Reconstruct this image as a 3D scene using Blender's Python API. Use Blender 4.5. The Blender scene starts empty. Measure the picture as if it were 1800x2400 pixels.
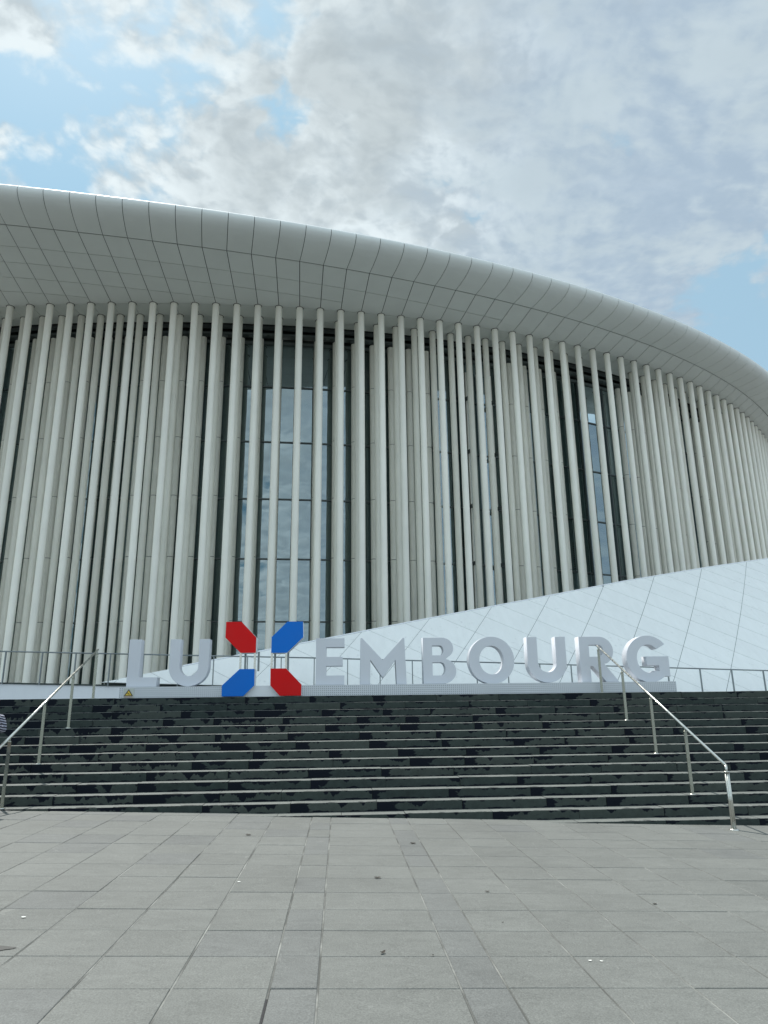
import bpy, bmesh, math, random
from math import sin, cos, pi, radians, atan2, hypot, sqrt
from mathutils import Vector, Matrix
random.seed(7)
S = bpy.context.scene
COL = S.collection
H = 1.69                     # eye height above the paving, metres
SLOPE = 0.0311               # the plaza falls gently to the right

# ------------------------------------------------------------------ camera
def make_camera():
    th, ro, ps, f = 0.26803, 0.01257, 0.06345, 1663.26
    fwd = Vector((sin(ps)*cos(th), cos(ps)*cos(th), sin(th)))
    r0 = Vector((cos(ps), -sin(ps), 0)); u0 = r0.cross(fwd)
    right = r0*cos(ro) - u0*sin(ro); up = u0*cos(ro) + r0*sin(ro)
    cd = bpy.data.cameras.new('camera'); c = bpy.data.objects.new('camera', cd); COL.objects.link(c)
    m = Matrix((right, up, -fwd)).transposed().to_4x4(); m.translation = (0, 0, H)
    c.matrix_world = m
    cd.sensor_fit = 'VERTICAL'; cd.sensor_height = 24; cd.lens = 24*f/2400
    cd.clip_start = 0.05; cd.clip_end = 3000
    S.camera = c
make_camera()

# ------------------------------------------------------------------ light
SUN_AZ = radians(-32); SUN_EL = radians(61)
def make_sun():
    l = bpy.data.lights.new('sun', 'SUN'); l.energy = 3.2; l.angle = radians(0.6); l.color = (1.0, 0.965, 0.91)
    o = bpy.data.objects.new('sun', l); COL.objects.link(o)
    d = Vector((sin(SUN_AZ)*cos(SUN_EL), cos(SUN_AZ)*cos(SUN_EL), sin(SUN_EL)))
    o.rotation_euler = d.to_track_quat('Z', 'Y').to_euler()
    o.location = (0, 0, 60)
make_sun()
S.view_settings.view_transform = 'Standard'; S.view_settings.look = 'None'
S.view_settings.exposure = 0.62; S.view_settings.gamma = 1.0
S.view_settings.use_curve_mapping = False

# node helper -------------------------------------------------------
class NT:
    def __init__(s, nt): s.nt = nt; s.n = nt.nodes; s.l = nt.links
    def new(s, t, **k):
        nd = s.n.new(t)
        for a, b in k.items(): setattr(nd, a, b)
        return nd
    def put(s, sock, v):
        if v is None: return
        if isinstance(v, bpy.types.NodeSocket): s.l.new(v, sock)
        elif isinstance(v, (tuple, list)) and len(v) == 3 and sock.type == 'RGBA': sock.default_value = (*v, 1)
        else: sock.default_value = v
    def math(s, op, a, b=None, c=None, clamp=False):
        nd = s.new('ShaderNodeMath', operation=op, use_clamp=clamp)
        s.put(nd.inputs[0], a); s.put(nd.inputs[1], b); s.put(nd.inputs[2], c); return nd.outputs[0]
    def vmath(s, op, a, b=None, sc=None):
        nd = s.new('ShaderNodeVectorMath', operation=op)
        s.put(nd.inputs[0], a); s.put(nd.inputs[1], b)
        if sc is not None: s.put(nd.inputs['Scale'], sc)
        return nd.outputs['Value'] if op in ('DOT_PRODUCT', 'LENGTH', 'DISTANCE') else nd.outputs[0]
    def mix(s, f, a, b, mode='MIX'):
        nd = s.new('ShaderNodeMix', data_type='RGBA', blend_type=mode)
        s.put(nd.inputs[0], f); s.put(nd.inputs[6], a); s.put(nd.inputs[7], b); return nd.outputs[2]
    def noise(s, vec, scale, detail=4, rough=.55, dist=0, dim='3D', w=None, out=0):
        nd = s.new('ShaderNodeTexNoise', noise_dimensions=dim)
        if vec is not None: s.put(nd.inputs['Vector'], vec)
        if w is not None: s.put(nd.inputs['W'], w)
        nd.inputs['Scale'].default_value = scale; nd.inputs['Detail'].default_value = detail
        nd.inputs['Roughness'].default_value = rough; nd.inputs['Distortion'].default_value = dist
        return nd.outputs[out]
    def ramp(s, v, a, b, lo=0.0, hi=1.0, smooth=True):
        nd = s.new('ShaderNodeMapRange', interpolation_type='SMOOTHSTEP' if smooth else 'LINEAR')
        s.put(nd.inputs[0], v)
        for i, x in enumerate((a, b, lo, hi)): s.put(nd.inputs[i+1], x)
        return nd.outputs[0]
    def comb(s, x, y, z):
        nd = s.new('ShaderNodeCombineXYZ'); s.put(nd.inputs[0], x); s.put(nd.inputs[1], y); s.put(nd.inputs[2], z); return nd.outputs[0]
    def sep(s, v):
        nd = s.new('ShaderNodeSeparateXYZ'); s.put(nd.inputs[0], v); return nd.outputs
    def bump(s, h, strength=.3, dist=.01):
        nd = s.new('ShaderNodeBump'); s.put(nd.inputs['Height'], h)
        nd.inputs['Strength'].default_value = strength; nd.inputs['Distance'].default_value = dist
        return nd.outputs[0]

def make_world():
    w = bpy.data.worlds.new('World'); S.world = w; w.use_nodes = True
    t = NT(w.node_tree); t.n.clear()
    sky = t.new('ShaderNodeTexSky', sky_type='NISHITA', sun_disc=False)
    sky.sun_elevation = SUN_EL; sky.sun_rotation = SUN_AZ
    sky.air_density = 1.0; sky.dust_density = 1.6; sky.ozone_density = 1.4
    d = t.vmath('NORMALIZE', t.new('ShaderNodeTexCoord').outputs['Generated'])
    x, y, z = t.sep(d)
    zz = t.math('ADD', t.math('MAXIMUM', z, 0.0), 0.12)
    P = t.comb(t.math('DIVIDE', x, zz), t.math('DIVIDE', y, zz), 0.37)
    warp = t.vmath('SCALE', t.vmath('SUBTRACT', t.noise(P, 2.0, 4, .55, out=1), (.5, .5, .5)), sc=.14)
    Pw = t.vmath('ADD', P, warp)
    def cl(v):
        n = t.noise(v, 5.5, 8, .54)
        for sc_, am in ((8.0, .26), (17.0, .16), (36.0, .08)):
            q = t.math('ABSOLUTE', t.math('SUBTRACT', t.noise(v, sc_, 2, .5), .5))
            n = t.math('ADD', n, t.math('MULTIPLY', t.math('SUBTRACT', q, .08), am*2))
        return n
    n1 = cl(Pw)
    toS = Vector((sin(SUN_AZ), cos(SUN_AZ), 0))*0.022
    n2 = cl(t.vmath('ADD', Pw, tuple(toS)))
    relief = t.math('MULTIPLY', t.math('SUBTRACT', n1, n2), 5.5)
    broad = t.noise(P, 1.7, 5, .5)
    fine = t.noise(Pw, 13.0, 7, .6)
    wisp = t.noise(t.vmath('MULTIPLY', Pw, (1.8, 3.6, 1)), 2.4, 9, .60)
    # coverage: broken patches of blue on the left, a veil on the right, clear low down at the far right
    cov = t.math('MULTIPLY', t.math('SUBTRACT', n1, .5), 5.0)
    cov = t.math('ADD', cov, t.math('MULTIPLY', t.math('SUBTRACT', broad, .5), 1.5))
    cov = t.math('ADD', cov, t.math('MULTIPLY', t.math('SUBTRACT', fine, .5), 1.0))
    dw = t.vmath('ADD', d, t.vmath('SCALE', t.vmath('SUBTRACT', t.noise(d, 9.0, 6, .6, out=1), (.5, .5, .5)), sc=.17))
    def blob(dr, r0, r1, amt, c):
        v = Vector(dr).normalized()
        return t.math('ADD', c, t.ramp(t.vmath('DISTANCE', dw, tuple(v)), r0, r1, amt, 0.0))
    for dr, r0, r1, a in [((-.270, .665, .697), .0, .11, -.20), ((-.33, .665, .67), .0, .11, -.16), ((-.22, .69, .68), .0, .07, -.25),
                          ((-.069, .715, .697), .0, .055, -.85), ((-.335, .72, .62), .0, .12, -.35), ((-.051, .645, .761), .0, .06, -.4),
                          ((.065, .655, .755), .0, .06, -.45), ((.05, .74, .66), .0, .05, -.2), ((-.11, .735, .67), .0, .035, -.4),
                          ((.52, .765, .39), .0, .24, -1.75), ((.58, .75, .30), .1, .32, -1.2),
                          ((-.12, .70, .70), .0, .07, .3), ((.01, .70, .71), .0, .10, .35), ((-.36, .63, .70), .0, .05, .35),
                          ((-.19, .77, .61), .03, .15, .25)]:
        cov = blob(dr, r0, r1, a, cov)
    base = t.math('ADD', t.ramp(x, -.22, .12, .20, 1.25), 0.12)
    cov = t.math('ADD', cov, base)
    cov = t.ramp(cov, -.35, .75)
    veil = t.ramp(t.math('ADD', x, t.math('MULTIPLY', t.math('SUBTRACT', wisp, .5), .6)), -.04, .34)
    # colours (sky strength is 0.1, so these are ten times what they show)
    blue = t.mix(.75, sky.outputs[0], (1.8, 3.7, 4.8))
    tex = t.math('ADD', relief, t.math('MULTIPLY', t.math('SUBTRACT', fine, .5), 1.4))
    lit = t.mix(t.ramp(tex, -.75, .65), (3.5, 4.0, 4.25), (5.5, 6.1, 6.3))
    grey = t.ramp(t.math('ADD', t.math('MULTIPLY', n1, .6), t.math('MULTIPLY', broad, .4)), .50, .62)
    puffy = t.mix(t.math('MULTIPLY', t.math('MULTIPLY', grey, t.ramp(x, -.27, -.08)), .62), lit, (2.95, 3.35, 3.5))
    veilc = t.mix(t.ramp(t.math('ADD', wisp, t.math('MULTIPLY', relief, .12)), .36, .66), (2.6, 3.35, 4.15), (3.5, 4.2, 4.65))
    cloud = t.mix(t.math('MULTIPLY', veil, .9), puffy, veilc)
    # thin cloud near the sun glows; cloud behind camera brightened to light the facade
    sd = Vector((sin(SUN_AZ)*cos(SUN_EL), cos(SUN_AZ)*cos(SUN_EL), sin(SUN_EL)))
    sdot = t.vmath('DOT_PRODUCT', d, tuple(sd))
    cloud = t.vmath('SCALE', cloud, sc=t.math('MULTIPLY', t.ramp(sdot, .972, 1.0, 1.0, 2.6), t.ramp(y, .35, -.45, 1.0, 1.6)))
    blue = t.mix(t.ramp(x, .1, .35, 0, .35), blue, (3.6, 4.35, 5.0))
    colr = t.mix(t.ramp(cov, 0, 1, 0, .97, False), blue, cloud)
    colr = t.mix(t.ramp(z, -.02, .10), (3.6, 4.0, 4.3), colr)
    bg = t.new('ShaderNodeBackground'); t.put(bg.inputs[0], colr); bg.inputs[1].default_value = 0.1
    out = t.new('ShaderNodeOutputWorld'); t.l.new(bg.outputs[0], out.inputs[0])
make_world()

# ------------------------------------------------------------------ materials
def mat(name, col, rough=.6, metal=0, spec=.5, fn=None):
    m = bpy.data.materials.new(name); m.use_nodes = True
    t = NT(m.node_tree); b = t.n['Principled BSDF']
    b.inputs['Base Color'].default_value = (*col, 1); b.inputs['Roughness'].default_value = rough
    b.inputs['Metallic'].default_value = metal; b.inputs['Specular IOR Level'].default_value = spec
    if fn: fn(t, b)
    return m

def f_paint(tint=.06, sc=.6, streak=True):
    def fn(t, b):
        g = t.new('ShaderNodeNewGeometry').outputs['Position']
        base = tuple(b.inputs['Base Color'].default_value)[:3]
        rnd = t.new('ShaderNodeObjectInfo').outputs['Random']
        n = t.noise(g, sc, 5, .6)
        v = t.vmath('MULTIPLY', g, (1, 1, .07))
        st = t.noise(v, 7.0, 4, .6) if streak else n
        k = t.math('MULTIPLY_ADD', t.math('SUBTRACT', n, .5), tint*2, 1.0)
        k = t.math('ADD', k, t.math('MULTIPLY', t.math('SUBTRACT', st, .5), tint*1.6))
        k = t.math('ADD', k, t.math('MULTIPLY', t.math('SUBTRACT', rnd, .5), tint))
        t.put(b.inputs['Base Color'], t.vmath('SCALE', base, sc=k))
        t.put(b.inputs['Roughness'], t.ramp(n, .3, .7, .42, .6))
    return fn
M = {}
M['column'] = mat('painted_steel_column', (.92, .905, .815), fn=f_paint(.12))
M['soffit'] = mat('soffit_panel_paint', (.77, .80, .775), fn=f_paint(.035, .9, False))
M['joint'] = mat('dark_joint', (.035, .038, .036), .9)
M['roof'] = mat('roof_skin', (.60, .62, .62), .5)
M['dark'] = mat('dark_steel', (.045, .062, .057), .5, .3)
M['darkgrey'] = mat('grey_beam', (.14, .17, .165), .6)
M['lamp'] = mat('lamp_white', (.8, .8, .78), .5, fn=lambda t, b: (t.put(b.inputs['Emission Color'], (1, 1, .95)), t.put(b.inputs['Emission Strength'], 1.2)))
M['mull'] = mat('mullion_grey', (.12, .14, .14), .45, .4)

def f_wedge(t, b):
    g = t.new('ShaderNodeNewGeometry').outputs['Position']
    rnd = t.new('ShaderNodeObjectInfo').outputs['Random']
    n = t.noise(g, .8, 6, .6); sp = t.noise(g, 6.5, 5, .62)
    st = t.noise(t.vmath('MULTIPLY', g, (1.0, .25, .25)), 5, 6, .65)
    marks = t.math('MULTIPLY', t.ramp(sp, .60, .70), t.ramp(n, .42, .58))
    k = t.math('ADD', .95, t.math('MULTIPLY', t.math('SUBTRACT', st, .5), .16))
    k = t.math('ADD', k, t.math('MULTIPLY', rnd, .035))
    k = t.math('SUBTRACT', k, t.math('MULTIPLY', marks, .16))
    t.put(b.inputs['Base Color'], t.vmath('SCALE', (.90, .92, .905), sc=k))
M['wedge'] = mat('white_cladding', (.85, .88, .88), .5, fn=f_wedge)
M['whitewall'] = mat('white_render', (.83, .85, .88), .6, fn=f_paint(.04, 1.2))

def f_glass(t, b):
    t.n.remove(b)
    g = t.new('ShaderNodeNewGeometry').outputs['Position']
    rnd = t.new('ShaderNodeObjectInfo').outputs['Random']
    nb = t.bump(t.noise(t.vmath('ADD', g, t.comb(rnd, 0, rnd)), .5, 2, .5), .05, .12)
    di = t.new('ShaderNodeBsdfDiffuse'); di.inputs[0].default_value = (.034, .058, .050, 1)
    gl = t.new('ShaderNodeBsdfGlossy'); gl.inputs[0].default_value = (.44, .54, .58, 1); gl.inputs['Roughness'].default_value = .015
    t.put(gl.inputs['Normal'], nb)
    fr = t.new('ShaderNodeFresnel'); fr.inputs[0].default_value = 1.5
    f = t.math('ADD', .42, t.math('MULTIPLY', fr.outputs[0], .6), clamp=True)
    mx = t.new('ShaderNodeMixShader'); t.put(mx.inputs[0], f); t.l.new(di.outputs[0], mx.inputs[1]); t.l.new(gl.outputs[0], mx.inputs[2])
    t.l.new(mx.outputs[0], t.n['Material Output'].inputs[0])
M['glass'] = mat('tinted_glass', (0, 0, 0), fn=f_glass)

def stone_grain(t, b, base, amp=.16, rndamp=.16, big=.10):
    oc = t.new('ShaderNodeTexCoord').outputs['Object']
    g = t.new('ShaderNodeNewGeometry').outputs['Position']
    rnd = t.new('ShaderNodeObjectInfo').outputs['Random']
    sp = t.noise(g, 95, 1, .6); mid = t.noise(t.vmath('MULTIPLY', g, (1, 1.6, 1)), 40, 5, .7)
    vein = t.noise(t.vmath('ADD', t.vmath('MULTIPLY', g, (1, 2.2, 1)), t.comb(t.math('MULTIPLY', rnd, 40), 0, 0)), 3.0, 6, .62, 1.2)
    bign = t.noise(g, .7, 4, .6)
    k = t.math('ADD', 1.0, t.math('MULTIPLY', t.math('SUBTRACT', sp, .5), amp*5.5))
    k = t.math('ADD', k, t.math('MULTIPLY', t.math('SUBTRACT', mid, .5), amp*4.2))
    k = t.math('ADD', k, t.math('MULTIPLY', t.math('SUBTRACT', vein, .5), amp*2.6))
    k = t.math('ADD', k, t.math('MULTIPLY', t.math('SUBTRACT', bign, .5), big*2))
    k = t.math('ADD', k, t.math('MULTIPLY', t.math('SUBTRACT', rnd, .5), rndamp))
    return base, k, sp, mid, g, rnd, oc
def f_pave(base):
    def fn(t, b):
        base_, k, sp, mid, g, rnd, oc = stone_grain(t, b, base, .17, .09, .20)
        c = t.vmath('SCALE', base, sc=k)
        spots = t.ramp(t.noise(g, 3.1, 5, .7), .66, .72)
        c = t.mix(t.math('MULTIPLY', spots, .25), c, (.30, .30, .28))
        vo = t.new('ShaderNodeTexVoronoi'); t.put(vo.inputs['Vector'], g); vo.inputs['Scale'].default_value = 2.6
        gum = t.math('MULTIPLY', t.ramp(vo.outputs['Distance'], .028, .040, 1, 0), t.ramp(t.sep(vo.outputs['Color'])[0], .55, .6))
        c = t.mix(t.math('MULTIPLY', gum, .45), c, (.05, .05, .047))
        c = t.mix(t.math('MULTIPLY', t.ramp(t.noise(g, 1.3, 6, .65, 1.0), .56, .70), .22), c, (.09, .095, .09))
        scr = t.ramp(t.noise(t.vmath('MULTIPLY', g, (9, 1.2, 1)), 2.2, 3, .5, 2.5), .66, .70)
        c = t.mix(t.math('MULTIPLY', scr, .12), c, (.34, .34, .32))
        t.put(b.inputs['Base Color'], c)
        t.put(b.inputs['Roughness'], t.ramp(mid, .3, .7, .6, .8))
        t.put(b.inputs['Normal'], t.bump(sp, .35, .003))
    return fn
M['pave'] = mat('paving_stone', (.2, .2, .2), .7, spec=.3, fn=f_pave((.145, .151, .141)))
M['pave2'] = mat('paving_stone_darker', (.17, .17, .17), .7, spec=.3, fn=f_pave((.136, .142, .136)))
M['mortar'] = mat('pale_mortar', (.42, .42, .38), .9, fn=lambda t, b: t.put(b.inputs['Base Color'],
    t.mix(t.ramp(t.noise(t.new('ShaderNodeNewGeometry').outputs['Position'], 1.6, 5, .6), .35, .75), (.075, .077, .07), (.28, .285, .265))))
M['gapdirt'] = mat('joint_dirt', (.03, .03, .027), .95)
M['earth'] = mat('ground_asphalt', (.14, .14, .135), .9, fn=lambda t, b: t.put(b.inputs['Base Color'],
    t.mix(t.noise(t.new('ShaderNodeNewGeometry').outputs['Position'], 2.5, 7, .65), (.12, .12, .115), (.17, .172, .165))))
def f_tread(t, b):
    f_pave((.145, .155, .144))(t, b)
    src = b.inputs['Base Color'].links[0].from_socket
    oc = t.new('ShaderNodeTexCoord').outputs['Object']; x, y, z = t.sep(oc)
    rnd = t.new('ShaderNodeObjectInfo').outputs['Random']; seed = t.math('MULTIPLY', rnd, 53.0)
    n = t.noise(t.comb(t.math('ADD', t.math('MULTIPLY', x, 1.5), seed), t.math('MULTIPLY', y, 1.5), seed), 1.7, 6, .62)
    wet = t.ramp(t.math('SUBTRACT', n, t.math('MULTIPLY', y, 1.1)), .50, .55)
    t.put(b.inputs['Base Color'], t.mix(t.math('MULTIPLY', wet, .85), src, (.022, .027, .027)))
M['tread'] = mat('stair_tread_stone', (.2, .2, .19), .7, spec=.3, fn=f_tread)

def f_riser(t, b):
    oc = t.new('ShaderNodeTexCoord').outputs['Object']
    g = t.new('ShaderNodeNewGeometry').outputs['Position']
    oi = t.new('ShaderNodeObjectInfo'); rnd = oi.outputs['Random']
    gx, gy, gz = t.sep(g); x, y, z = t.sep(oc)     # z = 0 at the tread, negative down the riser
    r2 = t.math('FRACT', t.math('MULTIPLY', rnd, 17.31)); r3 = t.math('FRACT', t.math('MULTIPLY', rnd, 71.7))
    seed = t.math('MULTIPLY', rnd, 37.0)
    side = t.ramp(gx, -6, 6, 1.0, .35, False)       # the left half of the stair is wetter
    wv = t.noise(t.comb(seed, t.math('MULTIPLY', z, 9.0), 0), 1.4, 5, .65)
    wj = t.math('MULTIPLY', t.math('MULTIPLY', t.math('POWER', r2, 1.6), .68), side)
    wj = t.math('ADD', wj, t.math('MULTIPLY', t.math('SUBTRACT', wv, .5), .42))
    wet = t.ramp(t.math('SUBTRACT', wj, x), -.004, .008)
    wet = t.math('MULTIPLY', wet, t.ramp(r2, .12, .16))
    # drips hanging from the nosing
    dn = t.noise(t.comb(t.math('ADD', t.math('MULTIPLY', x, 1.8), seed), seed, 0), 1.6, 7, .62)
    dr = t.math('MULTIPLY', t.ramp(dn, .48, .76, 0, .22, False), t.math('ADD', side, t.math('MULTIPLY', r3, .3)))
    wet2 = t.ramp(t.math('ADD', dr, z), -.002, .006)
    # splashes along the foot
    fn_ = t.noise(t.comb(t.math('ADD', t.math('MULTIPLY', x, 4.0), seed), 5.0, 0), 1.5, 5, .6)
    wet3 = t.ramp(t.math('SUBTRACT', t.math('SUBTRACT', t.ramp(fn_, .40, .75, .0, .05, False), .146), z), -.002, .004)
    # single blotches
    bl = t.noise(t.comb(t.math('ADD', t.math('MULTIPLY', x, 2.2), seed), t.math('MULTIPLY', z, 5.0), seed), 1.6, 5, .65)
    wet4 = t.ramp(bl, .655, .67)
    wet = t.math('MAXIMUM', t.math('MAXIMUM', wet, wet2), t.math('MAXIMUM', wet3, t.math('MULTIPLY', wet4, t.ramp(side, .3, 1))))
    gr = t.noise(g, 120, 3, .7); md = t.noise(g, 9, 5, .65)
    k = t.math('ADD', 1.0, t.math('MULTIPLY', t.math('SUBTRACT', gr, .5), .9))
    k = t.math('ADD', k, t.math('MULTIPLY', t.math('SUBTRACT', md, .5), .9))
    k = t.math('ADD', k, t.math('MULTIPLY', t.math('SUBTRACT', r3, .5), .5))
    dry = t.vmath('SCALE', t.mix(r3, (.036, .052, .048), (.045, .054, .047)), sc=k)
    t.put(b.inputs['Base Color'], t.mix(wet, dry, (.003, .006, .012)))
    t.put(b.inputs['Roughness'], t.ramp(wet, 0, 1, .75, .45)); t.put(b.inputs['Specular IOR Level'], t.ramp(wet, 0, 1, .25, .12))
    t.put(b.inputs['Normal'], t.bump(gr, .3, .003))
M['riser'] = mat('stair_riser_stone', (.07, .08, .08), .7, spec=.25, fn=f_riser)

def f_steel(t, b):
    g = t.new('ShaderNodeNewGeometry').outputs['Position']
    n = t.noise(g, 14, 4, .6)
    t.put(b.inputs['Roughness'], t.ramp(n, .3, .7, .22, .42))
M['steel'] = mat('brushed_steel', (.62, .62, .57), .3, 1.0, fn=f_steel)
M['steelpost'] = mat('dull_steel', (.36, .37, .31), .45, .75, fn=f_steel)
M['fence'] = mat('fence_steel', (.26, .29, .30), .45, .6)
M['letter'] = mat('letter_white', (.62, .645, .69), .42, fn=f_paint(.03, 2.0, False))
M['red'] = mat('red_enamel', (.62, .001, .002), .55, 0, .25, fn=f_paint(.04, 2, False))
M['bluep'] = mat('blue_enamel', (.0, .15, .60), .55, 0, .25, fn=f_paint(.04, 2, False))
M['bladeside'] = mat('blade_edge_white', (.74, .77, .80), .5)
def f_perf(t, b):
    oc = t.new('ShaderNodeTexCoord').outputs['Object']
    x, y, z = t.sep(oc)
    def cell(v, s): return t.math('SUBTRACT', t.math('FRACT', t.math('MULTIPLY', v, s)), .5)
    a = cell(x, 22.0); c = cell(z, 22.0)
    dist = t.math('SQRT', t.math('ADD', t.math('MULTIPLY', a, a), t.math('MULTIPLY', c, c)))
    hole = t.ramp(dist, .20, .27, 1, 0)
    t.put(b.inputs['Base Color'], t.mix(t.math('MULTIPLY', hole, .8), (.60, .63, .66), (.20, .22, .23)))
M['perf'] = mat('perforated_sheet', (.62, .64, .66), .5, fn=f_perf)
M['yellow'] = mat('sign_yellow', (.72, .50, .05), .5)
M['black'] = mat('sign_black', (.012, .012, .014), .5)
M['stickerbg'] = mat('sticker_white', (.50, .53, .49), .5)
M['redtext'] = mat('sign_red', (.40, .12, .08), .5)
M['leaf'] = mat('dry_leaf', (.035, .030, .022), .8)
M['butt'] = mat('pale_litter', (.70, .70, .66), .8)
M['stain'] = mat('dark_stain', (.05, .052, .048), .6)
M['skin'] = mat('skin', (.50, .30, .21), .55)
M['hair'] = mat('dark_hair', (.03, .02, .014), .5)
M['jeans'] = mat('blue_denim', (.045, .075, .13), .85)
M['shoe'] = mat('white_shoe', (.6, .6, .58), .6)
M['phone'] = mat('black_phone', (.01, .01, .012), .3)
def f_stripe(t, b):
    g = t.new('ShaderNodeTexCoord').outputs['Object']
    x, y, z = t.sep(g)
    w = t.math('ADD', z, t.math('MULTIPLY', t.math('ABSOLUTE', x), .25))
    w = t.math('ADD', w, t.math('MULTIPLY', t.noise(g, 5, 2, .5), .05))
    s = t.ramp(t.math('FRACT', t.math('MULTIPLY', w, 28.0)), .50, .62)
    t.put(b.inputs['Base Color'], t.mix(s, (.022, .024, .04), (.34, .35, .42)))
M['stripe'] = mat('striped_cloth', (.1, .1, .1), .85, fn=f_stripe)

# ------------------------------------------------------------------ builders
def tag(o, label=None, cat=None, group=None, kind=None):
    if label: o['label'] = label
    if cat: o['category'] = cat
    if group: o['group'] = group
    if kind: o['kind'] = kind
    return o
def empty(name, loc=(0, 0, 0), rot=(0, 0, 0)):
    o = bpy.data.objects.new(name, None); COL.objects.link(o); o.location = loc; o.rotation_euler = rot
    o.empty_display_size = .2; return o
def link(name, me, parent=None, loc=(0, 0, 0)):
    o = bpy.data.objects.new(name, me); COL.objects.link(o); o.location = loc
    if parent: o.parent = parent
    return o
class MB:
    def __init__(s): s.v = []; s.f = []; s.m = []; s.sm = []
    def face(s, pts, m=0, smooth=False):
        i = len(s.v); s.v += [tuple(p) for p in pts]; s.f.append(tuple(range(i, i+len(pts)))); s.m.append(m); s.sm.append(smooth)
    def box(s, a, b, m=0):
        (x0, y0, z0), (x1, y1, z1) = a, b
        i = len(s.v); s.v += [(x0, y0, z0), (x1, y0, z0), (x1, y1, z0), (x0, y1, z0), (x0, y0, z1), (x1, y0, z1), (x1, y1, z1), (x0, y1, z1)]
        for q in ((0, 3, 2, 1), (4, 5, 6, 7), (0, 1, 5, 4), (1, 2, 6, 5), (2, 3, 7, 6), (3, 0, 4, 7)):
            s.f.append(tuple(i+k for k in q)); s.m.append(m); s.sm.append(False)
    def tube(s, p, q, r, n=10, m=0, r2=None, caps=True):
        p = Vector(p); q = Vector(q); d = (q-p).normalized()
        a = d.orthogonal().normalized(); b = d.cross(a); r2 = r if r2 is None else r2
        i = len(s.v)
        for c, rr in ((p, r), (q, r2)):
            for k in range(n):
                w = 2*pi*k/n; s.v.append(tuple(c+a*(rr*cos(w))+b*(rr*sin(w))))
        for k in range(n):
            l = (k+1) % n; s.f.append((i+k, i+l, i+n+l, i+n+k)); s.m.append(m); s.sm.append(True)
        if caps:
            s.f.append(tuple(i+k for k in reversed(range(n)))); s.m.append(m); s.sm.append(False)
            s.f.append(tuple(i+n+k for k in range(n))); s.m.append(m); s.sm.append(False)
    def lathe(s, prof, n=16, m=0, c=(0, 0)):
        i = len(s.v)
        for r, z in prof:
            for k in range(n):
                w = 2*pi*k/n; s.v.append((c[0]+r*cos(w), c[1]+r*sin(w), z))
        for j in range(len(prof)-1):
            for k in range(n):
                l = (k+1) % n; s.f.append((i+j*n+k, i+j*n+l, i+(j+1)*n+l, i+(j+1)*n+k)); s.m.append(m); s.sm.append(True)
    def beam(s, p, q, w, h, m=0, up=(0, 0, 1)):
        p = Vector(p); q = Vector(q); d = (q-p).normalized(); u = Vector(up); sd = d.cross(u).normalized()*(w/2); u2 = sd.cross(d).normalized()*(h/2)
        i = len(s.v)
        for c in (p, q):
            for a, b in ((-1, -1), (1, -1), (1, 1), (-1, 1)): s.v.append(tuple(c+sd*a+u2*b))
        for qd in ((0, 1, 2, 3), (7, 6, 5, 4), (0, 4, 5, 1), (1, 5, 6, 2), (2, 6, 7, 3), (3, 7, 4, 0)):
            s.f.append(tuple(i+k for k in qd)); s.m.append(m); s.sm.append(False)
    def mesh(s, name, mats, fix=True):
        me = bpy.data.meshes.new(name); me.from_pydata(s.v, [], s.f)
        for mm in (mats if isinstance(mats, (list, tuple)) else [mats]): me.materials.append(mm)
        me.polygons.foreach_set('material_index', s.m); me.polygons.foreach_set('use_smooth', s.sm)
        if fix:
            bm = bmesh.new(); bm.from_mesh(me); bmesh.ops.recalc_face_normals(bm, faces=bm.faces); bm.to_mesh(me); bm.free()
        me.update(); return me
    def obj(s, name, mats, parent=None, loc=(0, 0, 0), fix=True): return link(name, s.mesh(name, mats, fix), parent, loc)
def gz(x): return -SLOPE*x

# ------------------------------------------------------------------ ground
m = MB(); m.face([(-400, -400, -1.6), (400, -400, -1.6), (400, 400, -1.6), (-400, 400, -1.6)])
tag(m.obj('ground', M['earth']), kind='structure')

paving = empty('paving', (0, 0, 0), (0, math.atan(SLOPE), 0)); tag(paving, kind='structure')
mb = MB(); mb.box((-40, -30, -.6), (40, 14.5, -.012)); mb.obj('paving_bed', M['gapdirt'], paving)
XA, Y0, ROW = -.428, 5.064, .596
xs = [XA-.6*k for k in range(30, 0, -1)] + [XA, XA+.3, XA+1.2, XA+1.5] + [XA+1.5+.6*k for k in range(1, 30)]
ys = [Y0+ROW*r for r in range(-16, 14)]
cells = []
for yi in range(len(ys)-1):
    for xi in range(len(xs)-1):
        xc = (xs[xi]+xs[xi+1])/2; yc = (ys[yi]+ys[yi+1])/2
        inview = ys[yi+1] > 4.25 and ys[yi] < 12.8 and abs(xc-.055*yc) < .60*yc+.35
        cells.append((inview, yi, xi))
vis = [c for c in cells if c[0]]
vis.sort(key=lambda c: c[1]); keep = set((c[1], c[2]) for c in vis[:298])
smesh = {}
rest = MB()
GX, GY = .0062, .0035
def slab_mesh(w, h, mt):
    key = (round(w, 3), round(h, 3), mt)
    if key not in smesh:
        b = MB(); e = .004; x0, x1, y0, y1 = GX, w-GX, GY, h-GY
        T = [(x0+e, y0+e, 0), (x1-e, y0+e, 0), (x1-e, y1-e, 0), (x0+e, y1-e, 0)]
        Q = [(x0, y0, -e), (x1, y0, -e), (x1, y1, -e), (x0, y1, -e)]
        R = [(a, c, -.03) for a, c, _ in Q]
        b.face(T)
        for i in range(4):
            j = (i+1) % 4; b.face([Q[i], Q[j], T[j], T[i]]); b.face([R[i], R[j], Q[j], Q[i]])
        smesh[key] = b.mesh('paving_slab', M[mt])
    return smesh[key]
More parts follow.
